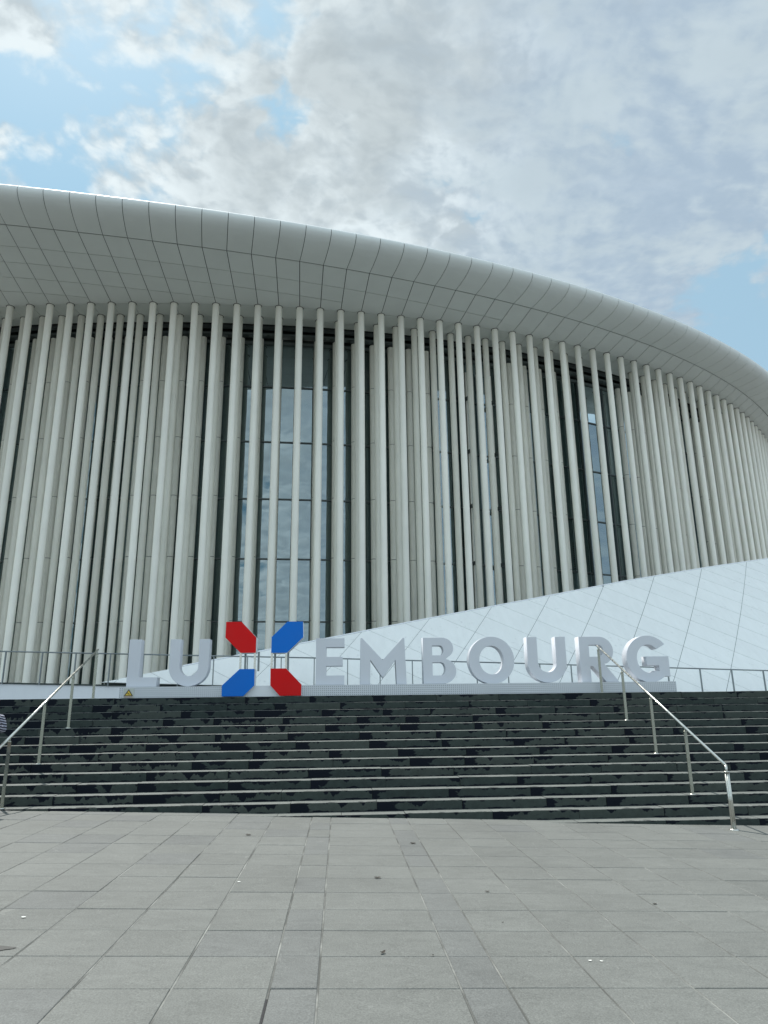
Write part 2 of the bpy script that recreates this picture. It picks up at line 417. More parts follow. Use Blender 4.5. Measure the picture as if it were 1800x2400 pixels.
for _, yi, xi in cells:
    x0, x1, y0, y1 = xs[xi], xs[xi+1], ys[yi], ys[yi+1]
    r = random.Random(yi*977+xi*31)
    dz = r.uniform(-.0022, .0022)
    if (yi, xi) in keep:
        w = x1-x0; mt = 'pave2' if (w < .4 and r.random() < .75) or r.random() < .08 else 'pave'
        o = link('paving_slab', slab_mesh(w, y1-y0, mt), paving, (x0+r.uniform(-.001, .001), y0+r.uniform(-.0015, .0015), dz))
        o.rotation_euler = (r.uniform(-.0012, .0012), r.uniform(-.0012, .0012), r.uniform(-.0015, .0015))
    elif y1 > -6:
        rest.face([(x0+GX, y0+GY, dz), (x1-GX, y0+GY, dz), (x1-GX, y1-GY, dz), (x0+GX, y1-GY, dz)])
o = rest.obj('paving_slab', M['pave'], paving, fix=False); tag(o, kind='stuff')
for xi in range(1, len(xs)-1):
    if abs(xs[xi]) > 9.5: continue
    if abs(xs[xi]-XA) < .01:
        b = MB(); b.box((xs[xi]-.011, 4.3, -.02), (xs[xi]+.006, 4.90, -.0012)); b.obj('open_joint', M['black'], paving)
    b = MB(); b.box((xs[xi]-.0058, 0, -.02), (xs[xi]+.0058, 13, -.004)); b.obj('mortar_joint', M['mortar'], paving)

# ------------------------------------------------------------------ stair
K = 1.10
Z0 = H+K*.22987; D0 = K*14.9182; SH = K*.13314; ST = K*.29313
stair = empty('staircase', (0, D0, Z0)); tag(stair, kind='structure')
XL, XR = -11.6, 12.6
nblk = 0; extra = MB(); core = MB()
for k in range(0, 16):
    yn, zt = D0-ST*k, Z0-SH*k
    r = random.Random(100+k)
    x = XL+r.uniform(0, 1.3)-1.3
    while x < XR:
        w = 1.42*r.choice((1, 1, 1, .92, 1.08, .72)); x1 = min(x+w, XR+1)
        b = MB(); e = .005; j = .0035; dz = r.uniform(-.004, .004); dy = r.uniform(-.006, .006)
        L = x1-x; dep = ST+.03
        A = (j, 0); Bx = L-j
        # front: nosing chamfer, riser; top: tread
        b.face([(j, e, 0), (Bx, e, 0), (Bx, dep, 0), (j, dep, 0)], 0)
        b.face([(j, 0, -e), (Bx, 0, -e), (Bx, e, 0), (j, e, 0)], 0)
        b.face([(j, 0, -SH-.03), (Bx, 0, -SH-.03), (Bx, 0, -e), (j, 0, -e)], 1)
        b.face([(j, 0, -SH-.03), (j, 0, -e), (j, e, 0), (j, dep, 0), (j, dep, -SH-.03)], 1)
        b.face([(Bx, 0, -SH-.03), (Bx, dep, -SH-.03), (Bx, dep, 0), (Bx, e, 0), (Bx, 0, -e)], 1)
        zg = gz((x+x1)/2)
        if zt > zg-.2:
            cx = (x+x1)/2
            o = b.obj('stair_block', [M['tread'], M['riser']], stair, (x, yn+dy-D0, zt+dz-Z0), fix=False); nblk += 1
        x = x1
    core.box((XL-1, yn+.02-D0, -3-Z0+1), (XR+1, yn+ST+.1-D0, zt-.02-Z0))
core.obj('stair_core', M['gapdirt'], stair)
# landing in front of the building
m = MB(); m.box((-16, D0+ST+.005, -1.5), (26, 24.4, Z0-.004)); tag(m.obj('terrace', M['tread']), kind='structure')

# ------------------------------------------------------------------ concert hall
CC = (-5.9761, 82.2045); CD = (-17.2147, 96.2650)
def pv(c, x):
    s = 0
    for a in c: s = s*x+a
    return s
QR = [-6.1768990531, 5.3948101844, -.6707613548, 51.1227680072]; RLO, RHI = -.1969, .7705
QD = [-19.6272979875, 22.4270401885, -7.0117054056, 70.8992107852]; DLO, DHI = .0465, .7292
QK = [-2.26090519e-08, 1.77676191e-05, 1.93461761e-02, -1.97400493e-01]
QKD = [-3.46141751e-06, 1.91456944e-04, 1.19591129e-02, 2.48609958e-02]
def dpv(c, x):
    n = len(c)-1; return pv([a*(n-i) for i, a in enumerate(c[:-1])], x)
def rcol(p):
    q = min(max(p, RLO), RHI); return pv(QR, q)+dpv(QR, q)*(p-q)*.6
def rdark(p):
    q = min(max(p, DLO), DHI); return pv(QD, q)+dpv(QD, q)*(p-q)*(.35 if p < q else .8)
def phic(k): return pv(QK, k)
def phid(k):
    if k > 26: return pv(QKD, 26)+.0149*(k-26)
    if k < 0: return pv(QKD, 0)+.0120*k
    return pv(QKD, k)
ZC = H+19.0
def cpt(k, off=0, z=ZC):
    p = phic(k); r = rcol(p)-off
    return Vector((CC[0]+r*sin(p), CC[1]-r*cos(p), z))
def dpt(k, out=0, z=ZC+.2):
    p = phid(k); r = rdark(p)+out
    return Vector((CD[0]+r*sin(p), CD[1]-r*cos(p), z))
KMIN, KMAX = -9, 57
hall = empty('concert_hall', (12, 45, 1)); hall.matrix_world = Matrix.Translation((12, 45, 1))
tag(hall, 'white round concert hall ringed by tall slender columns under a curved overhanging roof', 'building')
HO = Vector((12, 45, 1))
def hobj(mb, name, mats, parent=None, fix=True, origin=None):
    """mesh given in world coordinates, child of the hall (or of one of its parts)"""
    base = HO if parent is None else parent['_o']
    org = Vector(origin) if origin is not None else HO
    mb.v = [tuple(Vector(v)-org) for v in mb.v]
    o = mb.obj(name, mats, fix=fix)
    par = hall if parent is None else parent
    o.parent = par
    po = HO if parent is None else PO[parent.name]
    o.location = org-po
    PO[o.name] = org
    return o
PO = {}
def hobj(mb, name, mats, parent=None, fix=True, origin=None):
    org = Vector(origin) if origin is not None else HO
    mb.v = [tuple(Vector(v)-org) for v in mb.v]
    o = mb.obj(name, mats, fix=fix)
    po = HO if parent is None else PO[parent.name]
    o.parent = hall if parent is None else parent
    o.location = org-po; PO[o.name] = org
    return o
# columns: three rings
ZB = H+.80
RC = .160
def column_mesh(z0, z1, seams):
    b = MB(); z = 0
    for q in [s_ for s_ in seams if z0 < s_ < z1]+[z1+9]:
        e_ = min(q-.012, z1)-z0; b.lathe([(RC, z), (RC, e_)], 18)
        if q < z1:
            b.lathe([(RC, e_), (RC-.014, e_+.002)], 18); b.lathe([(RC-.014, e_+.002), (RC-.014, e_+.022)], 18, 1); b.lathe([(RC-.014, e_+.022), (RC, e_+.024)], 18); z = e_+.024
    return b.mesh('column', [M['column'], M['joint']])
SE = [H+v for v in (.92, 3.92, 6.92, 9.92, 12.91, 15.92)]
cm = [column_mesh(ZB, ZC+.02, []), column_mesh(ZB, ZC+.02, []), column_mesh(ZB, H+18.4, SE)]
for ring, (off, skip) in enumerate(((0, ()), (1.09, (31, 32, 33)), (2.2, (22, 24, 25, 32, 33)))):
    for k in range(KMIN, KMAX+1):
        if k in skip: continue
        if ring and k > 50 : continue
        P = cpt(k, off, ZB)
        if ring and False: continue
        o = link('column', cm[ring], hall, P-HO)
# soffit
soff = MB()
for k in range(KMIN, KMAX):      # dark backing above the panels
    a0, a1, d0, d1 = cpt(k, 2.0, ZC+.03), cpt(k+1, 2.0, ZC+.03), dpt(k, -.02, ZC+.23), dpt(k+1, -.02, ZC+.23)
    c0, c1 = cpt(k, 0, ZC+.03), cpt(k+1, 0, ZC+.03)
    soff.face([a0, a1, c1, c0]); soff.face([c0, c1, d1, d0])
PROF = [(0, .2), (.48, .245), (.90, .32), (1.22, .42), (1.44, .55), (1.56, .69), (1.605, .82), (1.585, .93), (1.50, 1.01), (1.34, 1.09), (.9, 1.22), (-.6, 1.5)]
def prof_pt(k, i, din=0):
    o_, z_ = PROF[i]; s = .97+.12*min(max(k, 0), 45)/45; z_ = .2+(z_-.2)*s
    if din:
        a = PROF[max(i-1, 0)]; b = PROF[min(i+1, len(PROF)-1)]; tx, tz = b[0]-a[0], b[1]-a[1]; l = hypot(tx, tz)
        o_ -= tz/l*din; z_ += tx/l*din
    return dpt(k, o_*s, ZC+z_)
NP = len(PROF)
for k in range(KMIN, KMAX):
    for i in range(NP-1):
        soff.face([prof_pt(k, i, .03), prof_pt(k+1, i, .03), prof_pt(k+1, i+1, .03), prof_pt(k, i+1, .03)])
roofback = hobj(soff, 'roof', M['joint'], fix=False, origin=(0, 40, ZC))
# roof cap
cap = MB()
for k in range(KMIN, KMAX):
    a, b = prof_pt(k, NP-1), prof_pt(k+1, NP-1)
    prev0, prev1 = a, b
    for t_ in (.25, .5, 1.0):
        q0 = a.lerp(Vector((2, 78, ZC+4.2)), t_); q1 = b.lerp(Vector((2, 78, ZC+4.2)), t_)
        q0.z = a.z+(1-(1-t_)**2)*1.6; q1.z = b.z+(1-(1-t_)**2)*1.6
        cap.face([prev0, prev1, q1, q0], 0, True); prev0, prev1 = q0, q1
hobj(cap, 'roof_cap', M['roof'], roofback, fix=False, origin=(0, 50, ZC))

def panel(quad_fn, nu, nv, name, ka, kb, parent, mt, gap=.012, th=.02, smooth=False):
    """curved slab: quad_fn(u, v, inset) with u, v in 0..1"""
    b = MB(); idx = {}
    for i in range(nu+1):
        for j in range(nv+1):
            idx[i, j] = len(b.v); b.v.append(tuple(quad_fn(i/nu, j/nv)))
    for i in range(nu):
        for j in range(nv):
            b.f.append((idx[i, j], idx[i+1, j], idx[i+1, j+1], idx[i, j+1])); b.m.append(0); b.sm.append(smooth)
    # flanges going back
    ctr = Vector((0, 0, 0))
    for q in b.v: ctr += Vector(q)
    ctr /= len(b.v)
    return b, ctr
def soff_point(k, v):
    """v = distance in from the dark joint; from the column line use cpt"""
    A = cpt(k, 0, ZC); B = dpt(k, 0, ZC+.2); L = (B-A).length
    t_ = 1-min(v/L, 1); P = A.lerp(B, t_); P.z = ZC+.2*t_**1.6; return P
def soff_len(k): return (dpt(k)-cpt(k)).length
ROWS = [(0, 1.36), (1.36, 2.47), (2.47, 3.6), (3.6, 4.75), (4.75, 5.9), (5.9, 7.2), (7.2, 9.5)]
KEND = [999, 24, 16, 11, 3.5, -1, -5]
sidx = 0
sg = .015
for k in range(KMIN, KMAX):
    if k > 52: pass
    L0, L1 = soff_len(k), soff_len(k+1)
    # joints that exist on this bay
    js = [0]
    for (a, b_), ke in zip(ROWS[1:], KEND[1:]):
        if k < ke and a < min(L0, L1)-.15: js.append(a)
    js.append(99)
    for a, b_ in zip(js[:-1], js[1:]):
        b = MB(); n = 3
        ga = .028 if a == 0 else sg
        def pt(u, v):
            kk = k+sg+(1-2*sg)*u; L = soff_len(kk); hi = min(b_, L)-sg; lo = a+ga
            return soff_point(kk, lo+(hi-lo)*v)
        grid = [[pt(i/1, j/n) for j in range(n+1)] for i in range(2)]
        for j in range(n):
            b.face([grid[0][j], grid[1][j], grid[1][j+1], grid[0][j+1]], 0, True)
        up = Vector((0, 0, .025))
        ring = [grid[0][j] for j in range(n+1)]+[grid[1][j] for j in range(n, -1, -1)]
        for i in range(len(ring)):
            j = (i+1) % len(ring); b.face([ring[i], ring[j], ring[j]+up, ring[i]+up])
        c = grid[0][1].copy()
        hobj(b, 'soffit_panel', M['soffit'], roofback, fix=False, origin=c)
# narrow soffit bands between and behind the column rings
for k in range(KMIN, KMAX):
    for o0, o1 in ((0.0, 1.09), (1.09, 1.72)):
        b = MB(); g = .010
        pts = [cpt(k+g, o0+g, ZC), cpt(k+1-g, o0+g, ZC), cpt(k+1-g, o1-g, ZC), cpt(k+g, o1-g, ZC)]
        b.face(pts)
        for i in range(4):
            j = (i+1) % 4; b.face([pts[i], pts[j], pts[j]+Vector((0, 0, .025)), pts[i]+Vector((0, 0, .025))])
        hobj(b, 'ceiling_panel', M['soffit'], fix=False, origin=pts[0])
# fascia
for k in range(KMIN, KMAX):
    b = MB(); g = .012
    rings = []
    for u in (g, .5, 1-g):
        row = [prof_pt(k+u, i) for i in range(NP)]
        row[0] = dpt(k+u, .012, ZC+.212); rings.append(row)
    base = len(b.v)
    for row in rings:
        for q in row: b.v.append(tuple(q))
    for a in range(2):
        for i in range(NP-1):
            b.f.append((base+a*NP+i, base+(a+1)*NP+i, base+(a+1)*NP+i+1, base+a*NP+i+1)); b.m.append(0); b.sm.append(True)
    for a, row in ((g, rings[0]), (1-g, rings[2])):
        for i in range(NP-1):
            b.face([row[i], row[i+1], prof_pt(k+a, i+1, .028), prof_pt(k+a, i, .028)])
    hobj(b, 'fascia_panel', M['soffit'], roofback, fix=False, origin=rings[0][0])
# collars where columns meet the soffit
cb = MB(); cb.lathe([(RC+.028, -.012), (RC+.028, .0), (RC, .0)], 18); cb.lathe([(RC+.001, -.012), (RC+.028, -.012)], 18)
collar = cb.mesh('column_collar', M['joint'])
for off, skip in ((0, ()), (1.09, (31, 32, 33))):
    for k in range(KMIN, min(KMAX, 50)+1):
        if k in skip: continue
        link('column_collar', collar, hall, cpt(k, off, ZC-.004)-HO)
# recess above the glass, beams and pipework
b = MB()
for k in range(KMIN, KMAX):
    b.face([cpt(k, 1.73, ZC), cpt(k+1, 1.73, ZC), cpt(k+1, 1.73, ZC+.9), cpt(k, 1.73, ZC+.9)])
    b.face([cpt(k, 1.73, ZC+.85), cpt(k+1, 1.73, ZC+.85), cpt(k+1, 4.0, ZC+.85), cpt(k, 4.0, ZC+.85)])
    b.face([cpt(k, 3.2, ZC-.75), cpt(k+1, 3.2, ZC-.75), cpt(k+1, 3.2, ZC+.9), cpt(k, 3.2, ZC+.9)])
hobj(b, 'ceiling_recess', M['dark'], fix=False)
def ring_beam(off, z, w, h, name, mt, k0=KMIN, k1=KMAX, step=1):
    b = MB(); k = k0
    while k < k1:
        kn = min(k+step, k1)
        P = [cpt(k, off-w/2, z-h/2), cpt(k, off+w/2, z-h/2), cpt(k, off+w/2, z+h/2), cpt(k, off-w/2, z+h/2)]
        Q = [cpt(kn, off-w/2, z-h/2), cpt(kn, off+w/2, z-h/2), cpt(kn, off+w/2, z+h/2), cpt(kn, off-w/2, z+h/2)]
        for i in range(4):
            j = (i+1) % 4; b.face([P[i], P[j], Q[j], Q[i]])
        k = kn
    return hobj(b, name, mt)
ring_beam(2.62, ZC-.60, .18, .16, 'top_beam', M['darkgrey'])
ring_beam(2.35, ZC-.28, .35, .10, 'duct', M['darkgrey'])
ring_beam(2.0, ZC-.02, .16, .22, 'recess_band', M['mull'])
ring_beam(2.85, ZC-.12, .10, .10, 'pipe', M['darkgrey'])
b = MB(); r = random.Random(5)
for k in range(KMIN*2, KMAX*2):
    q = cpt(k/2+r.uniform(-.2, .2), 2.2+r.uniform(-.1, .2), ZC-.32); s = r.uniform(.05, .12)
    b.box(q-Vector((s, .06, .08)), q+Vector((s, .06, .06)))
o = hobj(b, 'fixture', M['darkgrey'], fix=False); tag(o, kind='stuff')
for kk in (9.75, 9.9, 13.15, 13.35, 14.6, 15.3):
    b = MB(); q = cpt(kk, 2.95, ZC-.42); b.box(q-Vector((.06, .03, .05)), q+Vector((.06, .03, .05))); hobj(b, 'recess_lamp', M['lamp'])
# glass, one sheet every two bays and every three metres
zl = [ZB]+SE[0:]+[H+18.32]
zl = sorted(set(round(z, 3) for z in zl))
for k in range(KMIN, 51, 2):
    for z0, z1 in zip(zl[:-1], zl[1:]):
        b = MB(); g = .02
        P = [cpt(k+g, 2.60, z0+.03), cpt(k+2-g, 2.60, z0+.03), cpt(k+2-g, 2.60, z1-.03), cpt(k+g, 2.60, z1-.03)]
        b.face(P); nrm = (P[1]-P[0]).cross(P[3]-P[0]).normalized()*.03
        for i in range(4):
            j = (i+1) % 4; b.face([P[i], P[j], P[j]-nrm, P[i]-nrm])
        b.face([p-nrm for p in reversed(P)])
        hobj(b, 'glass_pane', M['glass'], fix=True, origin=P[0])
    b = MB(); q0 = cpt(k, 2.56, ZB); q1 = cpt(k, 2.56, H+18.35); b.beam(q0, q1, .07, .12, up=(sin(phic(k)), -cos(phic(k)), 0))
    hobj(b, 'mullion', M['mull'])
for z in SE: ring_beam(2.585, z, .09, .065, 'transom', M['mull'], KMIN, 52)
b = MB()
for k in range(KMIN, KMAX):
    b.face([cpt(k, 3.0, ZB-.2), cpt(k+1, 3.0, ZB-.2), cpt(k+1, 3.0, ZC), cpt(k, 3.0, ZC)])
hobj(b, 'inner_wall', M['dark'], fix=False)
# plinth drum under the columns
b = MB()
for k in range(KMIN, KMAX):
    b.face([cpt(k, -.25, .2), cpt(k+1, -.25, .2), cpt(k+1, -.25, ZB), cpt(k, -.25, ZB)]); b.face([cpt(k, -.25, ZB), cpt(k+1, -.25, ZB), cpt(k+1, 3.1, ZB), cpt(k, 3.1, ZB)])
hobj(b, 'base_wall', M['darkgrey'], fix=False)
# slotted vent strips beside the inner columns
for kk in (8.0, 19.02, 22.9, 29.63):
    b = MB()
    for i in range(16):
        q = cpt(kk, 2.44, H+6.95+i*.1); b.tube(q, q+Vector((0, 0, .05)), .030, 6)
    hobj(b, 'vent_strip', M['joint'])
# projecting bay brackets
for kk in (21.2, 23.3, 24.9):
    for z in SE[1:]:
        b = MB(); b.beam(cpt(kk-.12, 2.55, z-.02), cpt(kk+.1, 1.75, z+.04), .13, .16); hobj(b, 'bay_bracket', M['mull'])
for kk in (21.6, 22.5, 23.4, 24.1, 24.9, 25.5):
    b = MB(); b.beam(cpt(kk, 2.45, ZB), cpt(kk, 2.45, H+17.6), .09, .12, up=(sin(phic(kk)), -cos(phic(kk)), 0)); hobj(b, 'mullion', M['column'])

# ------------------------------------------------------------------ terrace wall, fence, sloping wall
def wtop(x): return 2.547-.0225*(x+9.94)-.012*max(0, x+2.5)
def wy(x): return 22.0+.0648*(x+9.94)
rw = empty('terrace_wall', (-6, 22.3, 1.9)); tag(rw, 'low white rendered wall with dark capping above the left end of the stair', 'wall')
b = MB(); X0, X1 = -15.0, 15.0
def wq(x, dz=0, dy=0): return Vector((x, wy(x)+dy, wtop(x)+dz))-rw.location
b.face([wq(X0, -2.2), wq(X1, -2.2), wq(X1, -.03), wq(X0, -.03)])
b.face([wq(X0, -.03), wq(X1, -.03), wq(X1, -.03, .3), wq(X0, -.03, .3)])
b.face([wq(X0, -2.2, .3), wq(X1, -2.2, .3), wq(X1, -.03, .3), wq(X0, -.03, .3)])
b.obj('wall', M['whitewall'], rw)
b = MB(); b.beam(wq(X0, -.012, .13), wq(X1, -.012, .13), .32, .04); b.obj('capping', M['dark'], rw)

fence = empty('railing', (2, 22.8, 2)); tag(fence, 'thin grey metal railing running along the terrace behind the white letters', 'railing')
def fz(x):
    pts = [(-16, 3.56), (-10.046, 3.409), (-4.509, 3.266), (2.065, 3.110), (8.374, 2.89), (14.307, 2.702), (22, 2.45)]
    for (a, za), (c, zb_) in zip(pts[:-1], pts[1:]):
        if x <= c: return za+(zb_-za)*(x-a)/(c-a)
    return zb_
fy = lambda x: 22.0+.062*(x+10.0)-.10
px = [-9.83-.985*k for k in range(6, 0, -1)]+[-9.83, -8.8, -7.85, -6.86, -5.9, -4.86, -3.83, -2.82, -1.8, -.79, .24, 1.25, 2.27, 3.3, 4.33, 5.35, 6.4, 7.44, 8.5, 9.6, 10.72, 11.84, 12.95, 14.07, 15.2, 16.3, 17.4, 18.5]
for i, x in enumerate(px):
    b = MB(); b.box((-.014, -.03, 0), (.014, .03, .93)); 
    o = b.obj('post', M['fence'], fence, (x-2, fy(x)-22.8, fz(x)-.94-2))
for a, c in zip([-15.7]+[x for x in px[3::6]], [x for x in px[3::6]]+[20]):
    b = MB(); b.tube((a-2, fy(a)-22.8, fz(a)-2), (c-2+.002, fy(c)-22.8, fz(c)-2), .02, 8); b.obj('top_rail', M['fence'], fence)

wedge = empty('sloping_wall', (8, 23.5, 2)); tag(wedge, 'large white sloping wall clad in diagonal panels rising to the right below the columns', 'wall')
WO = wedge.location.copy()
AP = Vector((-7.1109, 22.2, 2.5009)); WE = Vector((.99735354, .06482798, -.03291267)); WV = Vector((-.02631552, .74388538, .66778892)); WN = Vector((.06777466, -.66515553, .7436227))
CU = [17.59, 1.3736, -0.5342, -0.014, -0.0092, -0.0063]; CV = [5.7609, -1.0875, -0.8903, 0.0042, 0.0186, -0.0053]
def guv(i, j):
    q = (1, i, j, i*i, i*j, j*j); return (sum(a*b_ for a, b_ in zip(CU, q)), sum(a*b_ for a, b_ in zip(CV, q)))
TOP = [(-.6, -.2), (0, 0), (2.24, .84), (6.37, 2.36), (10.38, 3.88), (14.86, 5.52), (19.19, 7.13), (23.87, 8.70), (27.25, 9.74), (34, 11.8)]
def clip(poly, a, c):
    """keep the part to the right of a->c"""
    out = []; n = len(poly)
    def sd(p): return (c[0]-a[0])*(p[1]-a[1])-(c[1]-a[1])*(p[0]-a[0])
    for i in range(n):
        p, q = poly[i], poly[(i+1) % n]; sp, sq = sd(p), sd(q)
        if sp <= 0: out.append(p)
        if (sp < 0 < sq) or (sq < 0 < sp):
            t_ = sp/(sp-sq); out.append((p[0]+(q[0]-p[0])*t_, p[1]+(q[1]-p[1])*t_))
    return out
def wp(u, v, n=0): return AP+WE*u+WV*v+WN*n-WO
def shrink(poly, g):
    cx = sum(p[0] for p in poly)/len(poly); cy = sum(p[1] for p in poly)/len(poly)
    out = []; n = len(poly)
    ar = sum(poly[i][0]*poly[(i+1) % n][1]-poly[(i+1) % n][0]*poly[i][1] for i in range(n))/2
    sg_ = 1 if ar > 0 else -1
    for i in range(n):
        p0, p1, p2 = poly[i-1], poly[i], poly[(i+1) % n]
        d1 = (p1[0]-p0[0], p1[1]-p0[1]); d2 = (p2[0]-p1[0], p2[1]-p1[1])
        l1 = hypot(*d1) or 1; l2 = hypot(*d2) or 1
        n1 = (-d1[1]/l1*sg_, d1[0]/l1*sg_); n2 = (-d2[1]/l2*sg_, d2[0]/l2*sg_)
        s_ = 1+n1[0]*n2[0]+n1[1]*n2[1]
        if s_ < .3: s_ = .3
        out.append((p1[0]+(n1[0]+n2[0])*g/s_, p1[1]+(n1[1]+n2[1])*g/s_))
    return out
npan = 0
for i in range(-15, 9):
    for j in range(-14, 20):
        # far from the measured joints the grid carries on straight
        poly = []
        for (a, c) in ((i, j), (i+1, j), (i+1, j+1), (i, j+1)):
            aa = min(max(a, -4), 4); cc = min(max(c, -9), 8)
            if a < -4 or a > 4 or c < -9 or c > 8:
                u0, v0 = guv(aa, cc); ui, vi = guv(aa+.01, cc); uj, vj = guv(aa, cc+.01)
                u0 += (ui-u0)*100*(a-aa)+(uj-guv(aa, cc)[0])*100*(c-cc); v0 += (vi-v0)*100*(a-aa)+(vj-guv(aa, cc)[1])*100*(c-cc)
                poly.append((u0, v0))
            else: poly.append(guv(a, c))
        for a, c in zip(TOP[:-1], TOP[1:]):
            pass
        # clip against top polyline (treated as convex) and the foot line
        pc = poly
        cu = sum(p[0] for p in pc)/4
        if max(p[0] for p in poly) < -.5: continue
        segs = [s for s in zip(TOP[:-1], TOP[1:]) if s[1][0] > min(p[0] for p in poly)-.01 and s[0][0] < max(p[0] for p in poly)+.01]
        for a, c in segs: pc = clip(pc, a, c) if len(pc) > 2 else []
        if len(pc) > 2: pc = clip(pc, (34, .0), (-.6, .0))
        if len(pc) < 3: continue
        dd = []
        for p in pc:
            if not dd or hypot(p[0]-dd[-1][0], p[1]-dd[-1][1]) > .02: dd.append(p)
        if len(dd) > 2 and hypot(dd[0][0]-dd[-1][0], dd[0][1]-dd[-1][1]) < .02: dd.pop()
        if len(dd) < 3: continue
        ar = abs(sum(dd[q][0]*dd[(q+1) % len(dd)][1]-dd[(q+1) % len(dd)][0]*dd[q][1] for q in range(len(dd)))/2)
        if ar < .01 or max(p[0] for p in dd) > 33 or min(p[0] for p in dd) > 30: continue
        sp = shrink(dd, .0075)
        b = MB(); f = [wp(*p) for p in sp]; g_ = [wp(p[0], p[1], -.02) for p in sp]
        b.face(f)
        for q in range(len(sp)):
            w_ = (q+1) % len(sp); b.face([f[q], f[w_], g_[w_], g_[q]])
        org = f[0].copy(); b.v = [tuple(Vector(v)-org) for v in b.v]
        b.obj('cladding_panel', M['wedge'], wedge, org); npan += 1
print('PANELS', npan, 'BLOCKS', nblk, 'SLABS', len(keep))
# body behind the cladding
b = MB()
tp = [p for p in TOP if 0 <= p[0] <= 30]+[(30.5, 10.75)]
front = [wp(u, v, -.012) for u, v in tp]
foot = [wp(max(u, 0), -.01, -.012) for u, v in tp]
for q in range(len(tp)-1):
    b.face([foot[q], foot[q+1], front[q+1], front[q]])
    bk0 = front[q]+Vector((0, .35, 0)); bk1 = front[q+1]+Vector((0, .35, 0))
    b.face([front[q], front[q+1], bk1, bk0])
    b.face([bk0, bk1, Vector((bk1.x, bk1.y, -2.5)), Vector((bk0.x, bk0.y, -2.5))])
b.obj('wall_core', M['darkgrey'], wedge)
b = MB()
for q in range(1, len(tp)-1):
    b.beam(wp(tp[q][0], tp[q][1]+.012, .004), wp(tp[q+1][0], tp[q+1][1]+.012, .004), .05, .03, up=tuple(WN))
b.obj('edge_trim', M['whitewall'], wedge)

# ------------------------------------------------------------------ sign
sign = empty('letter_sign', (K*1.3, K*15.4, Z0)); tag(sign, 'long white block letter sign reading LUXEMBOURG with a red and blue X', 'sign')
SO = sign.location.copy()
def sp_(x, y, z): return Vector((K*x, K*y, H+K*(z-H)))-SO
YL = 15.3; DEP = .27*K
def curve_mesh(name, loops, depth, mt, bevel=.006):
    cu = bpy.data.curves.new(name, 'CURVE'); cu.dimensions = '2D'; cu.fill_mode = 'BOTH'
    for lp in loops:
        s = cu.splines.new('POLY'); s.points.add(len(lp)-1)
        for q, (x, z) in zip(s.points, lp): q.co = (x, z, 0, 1)
        s.use_cyclic_u = True
    cu.extrude = depth/2-bevel; cu.bevel_depth = bevel; cu.bevel_resolution = 1; cu.offset = -bevel
    to = bpy.data.objects.new('tmp', cu); COL.objects.link(to)
    dg = bpy.context.evaluated_depsgraph_get(); me = bpy.data.meshes.new_from_object(to.evaluated_get(dg))
    bpy.data.objects.remove(to); bpy.data.curves.remove(cu)
    me.name = name; me.materials.clear(); me.materials.append(mt)
    me.transform(Matrix.Rotation(pi/2, 4, 'X'))        # outline plane becomes x-z, front towards -y
    bm = bmesh.new(); bm.from_mesh(me); bmesh.ops.remove_doubles(bm, verts=bm.verts, dist=.0004); bmesh.ops.recalc_face_normals(bm, faces=bm.faces); bm.to_mesh(me); bm.free()
    return me
def arc(cx, cz, rx, rz, a0, a1, n=18): return [(cx+rx*cos(radians(a0+(a1-a0)*i/n)), cz+rz*sin(radians(a0+(a1-a0)*i/n))) for i in range(n+1)]
zb, zt = 2.148, 3.112
zm = (zb+zt)/2
def U_(xl, xr, w):
    cx = (xl+xr)/2; ro = (xr-xl)/2; ri = ro-w; zc = zb+ro*.98
    return [[(xl, zt), (xl, zc)]+arc(cx, zc, ro, ro*.98, 180, 360, 28)+[(xr, zt), (xr-w, zt)]+arc(cx, zc, ri, ri, 360, 180, 24)+[(xl+w, zt)]]
L_ = [[(-4.385, zb), (-3.772, zb), (-3.772, zb+.19), (-4.145, zb+.19), (-4.145, zt), (-4.385, zt)]]
E_ = [[(-.505, zb), (.096, zb), (.096, zb+.19), (-.285, zb+.19), (-.285, zb+.385), (.060, zb+.385), (.060, zb+.575), (-.285, zb+.575), (-.285, zt-.19), (.098, zt-.19), (.098, zt), (-.505, zt)]]
M_ = [[(.425, zb), (.635, zb), (.645, zb+.50), (.905, zb+.13), (1.175, zb+.50), (1.195, zb), (1.405, zb), (1.375, zt), (1.335, zt), (.905, zb+.50), (.475, zt), (.440, zt)]]
def B_():
    x0 = 1.765; w = .2; zmid = zb+.52
    ru = (zt-zmid)/2; rl = (zmid-zb)/2+.0
    out = [(x0, zb)]+arc(2.18, zb+rl, .29, rl, -90, 75, 16)+arc(2.17, zt-ru, .25, ru, -60, 90, 16)+[(x0, zt)]
    h1 = [(x0+w, zmid+.07)]+arc(2.13, (zmid+.07+zt-.17)/2, .075, (zt-.17-zmid-.07)/2, -90, 90, 10)+[(x0+w, zt-.17)]
    h2 = [(x0+w, zb+.17)]+arc(2.15, (zb+.17+zmid-.08)/2, .09, (zmid-.08-zb-.17)/2, -90, 90, 10)+[(x0+w, zmid-.08)]
    return [out, h1, h2]
O_ = [arc(3.238, zm, .493, .497, 0, 360, 48)[:-1], arc(3.236, zm, .262, .30, 0, 360, 40)[:-1]]
def R_():
    x0 = 5.165; w = .215; zc = zb+.65; r_ = (zt-zb-.34)/2
    out = [(x0, zb), (x0+w, zb), (x0+w, zb+.33), (5.44, zb+.33), (5.705, zb), (5.985, zb), (5.69, zb+.385)]+arc(5.60, zt-.305, .31, .305, -62, 90, 16)+[(x0, zt)]
    h = [(x0+w, zt-.43)]+arc(5.59, zt-.305, .10, .125, -90, 90, 10)+[(x0+w, zt-.18)]
    return [out, h]
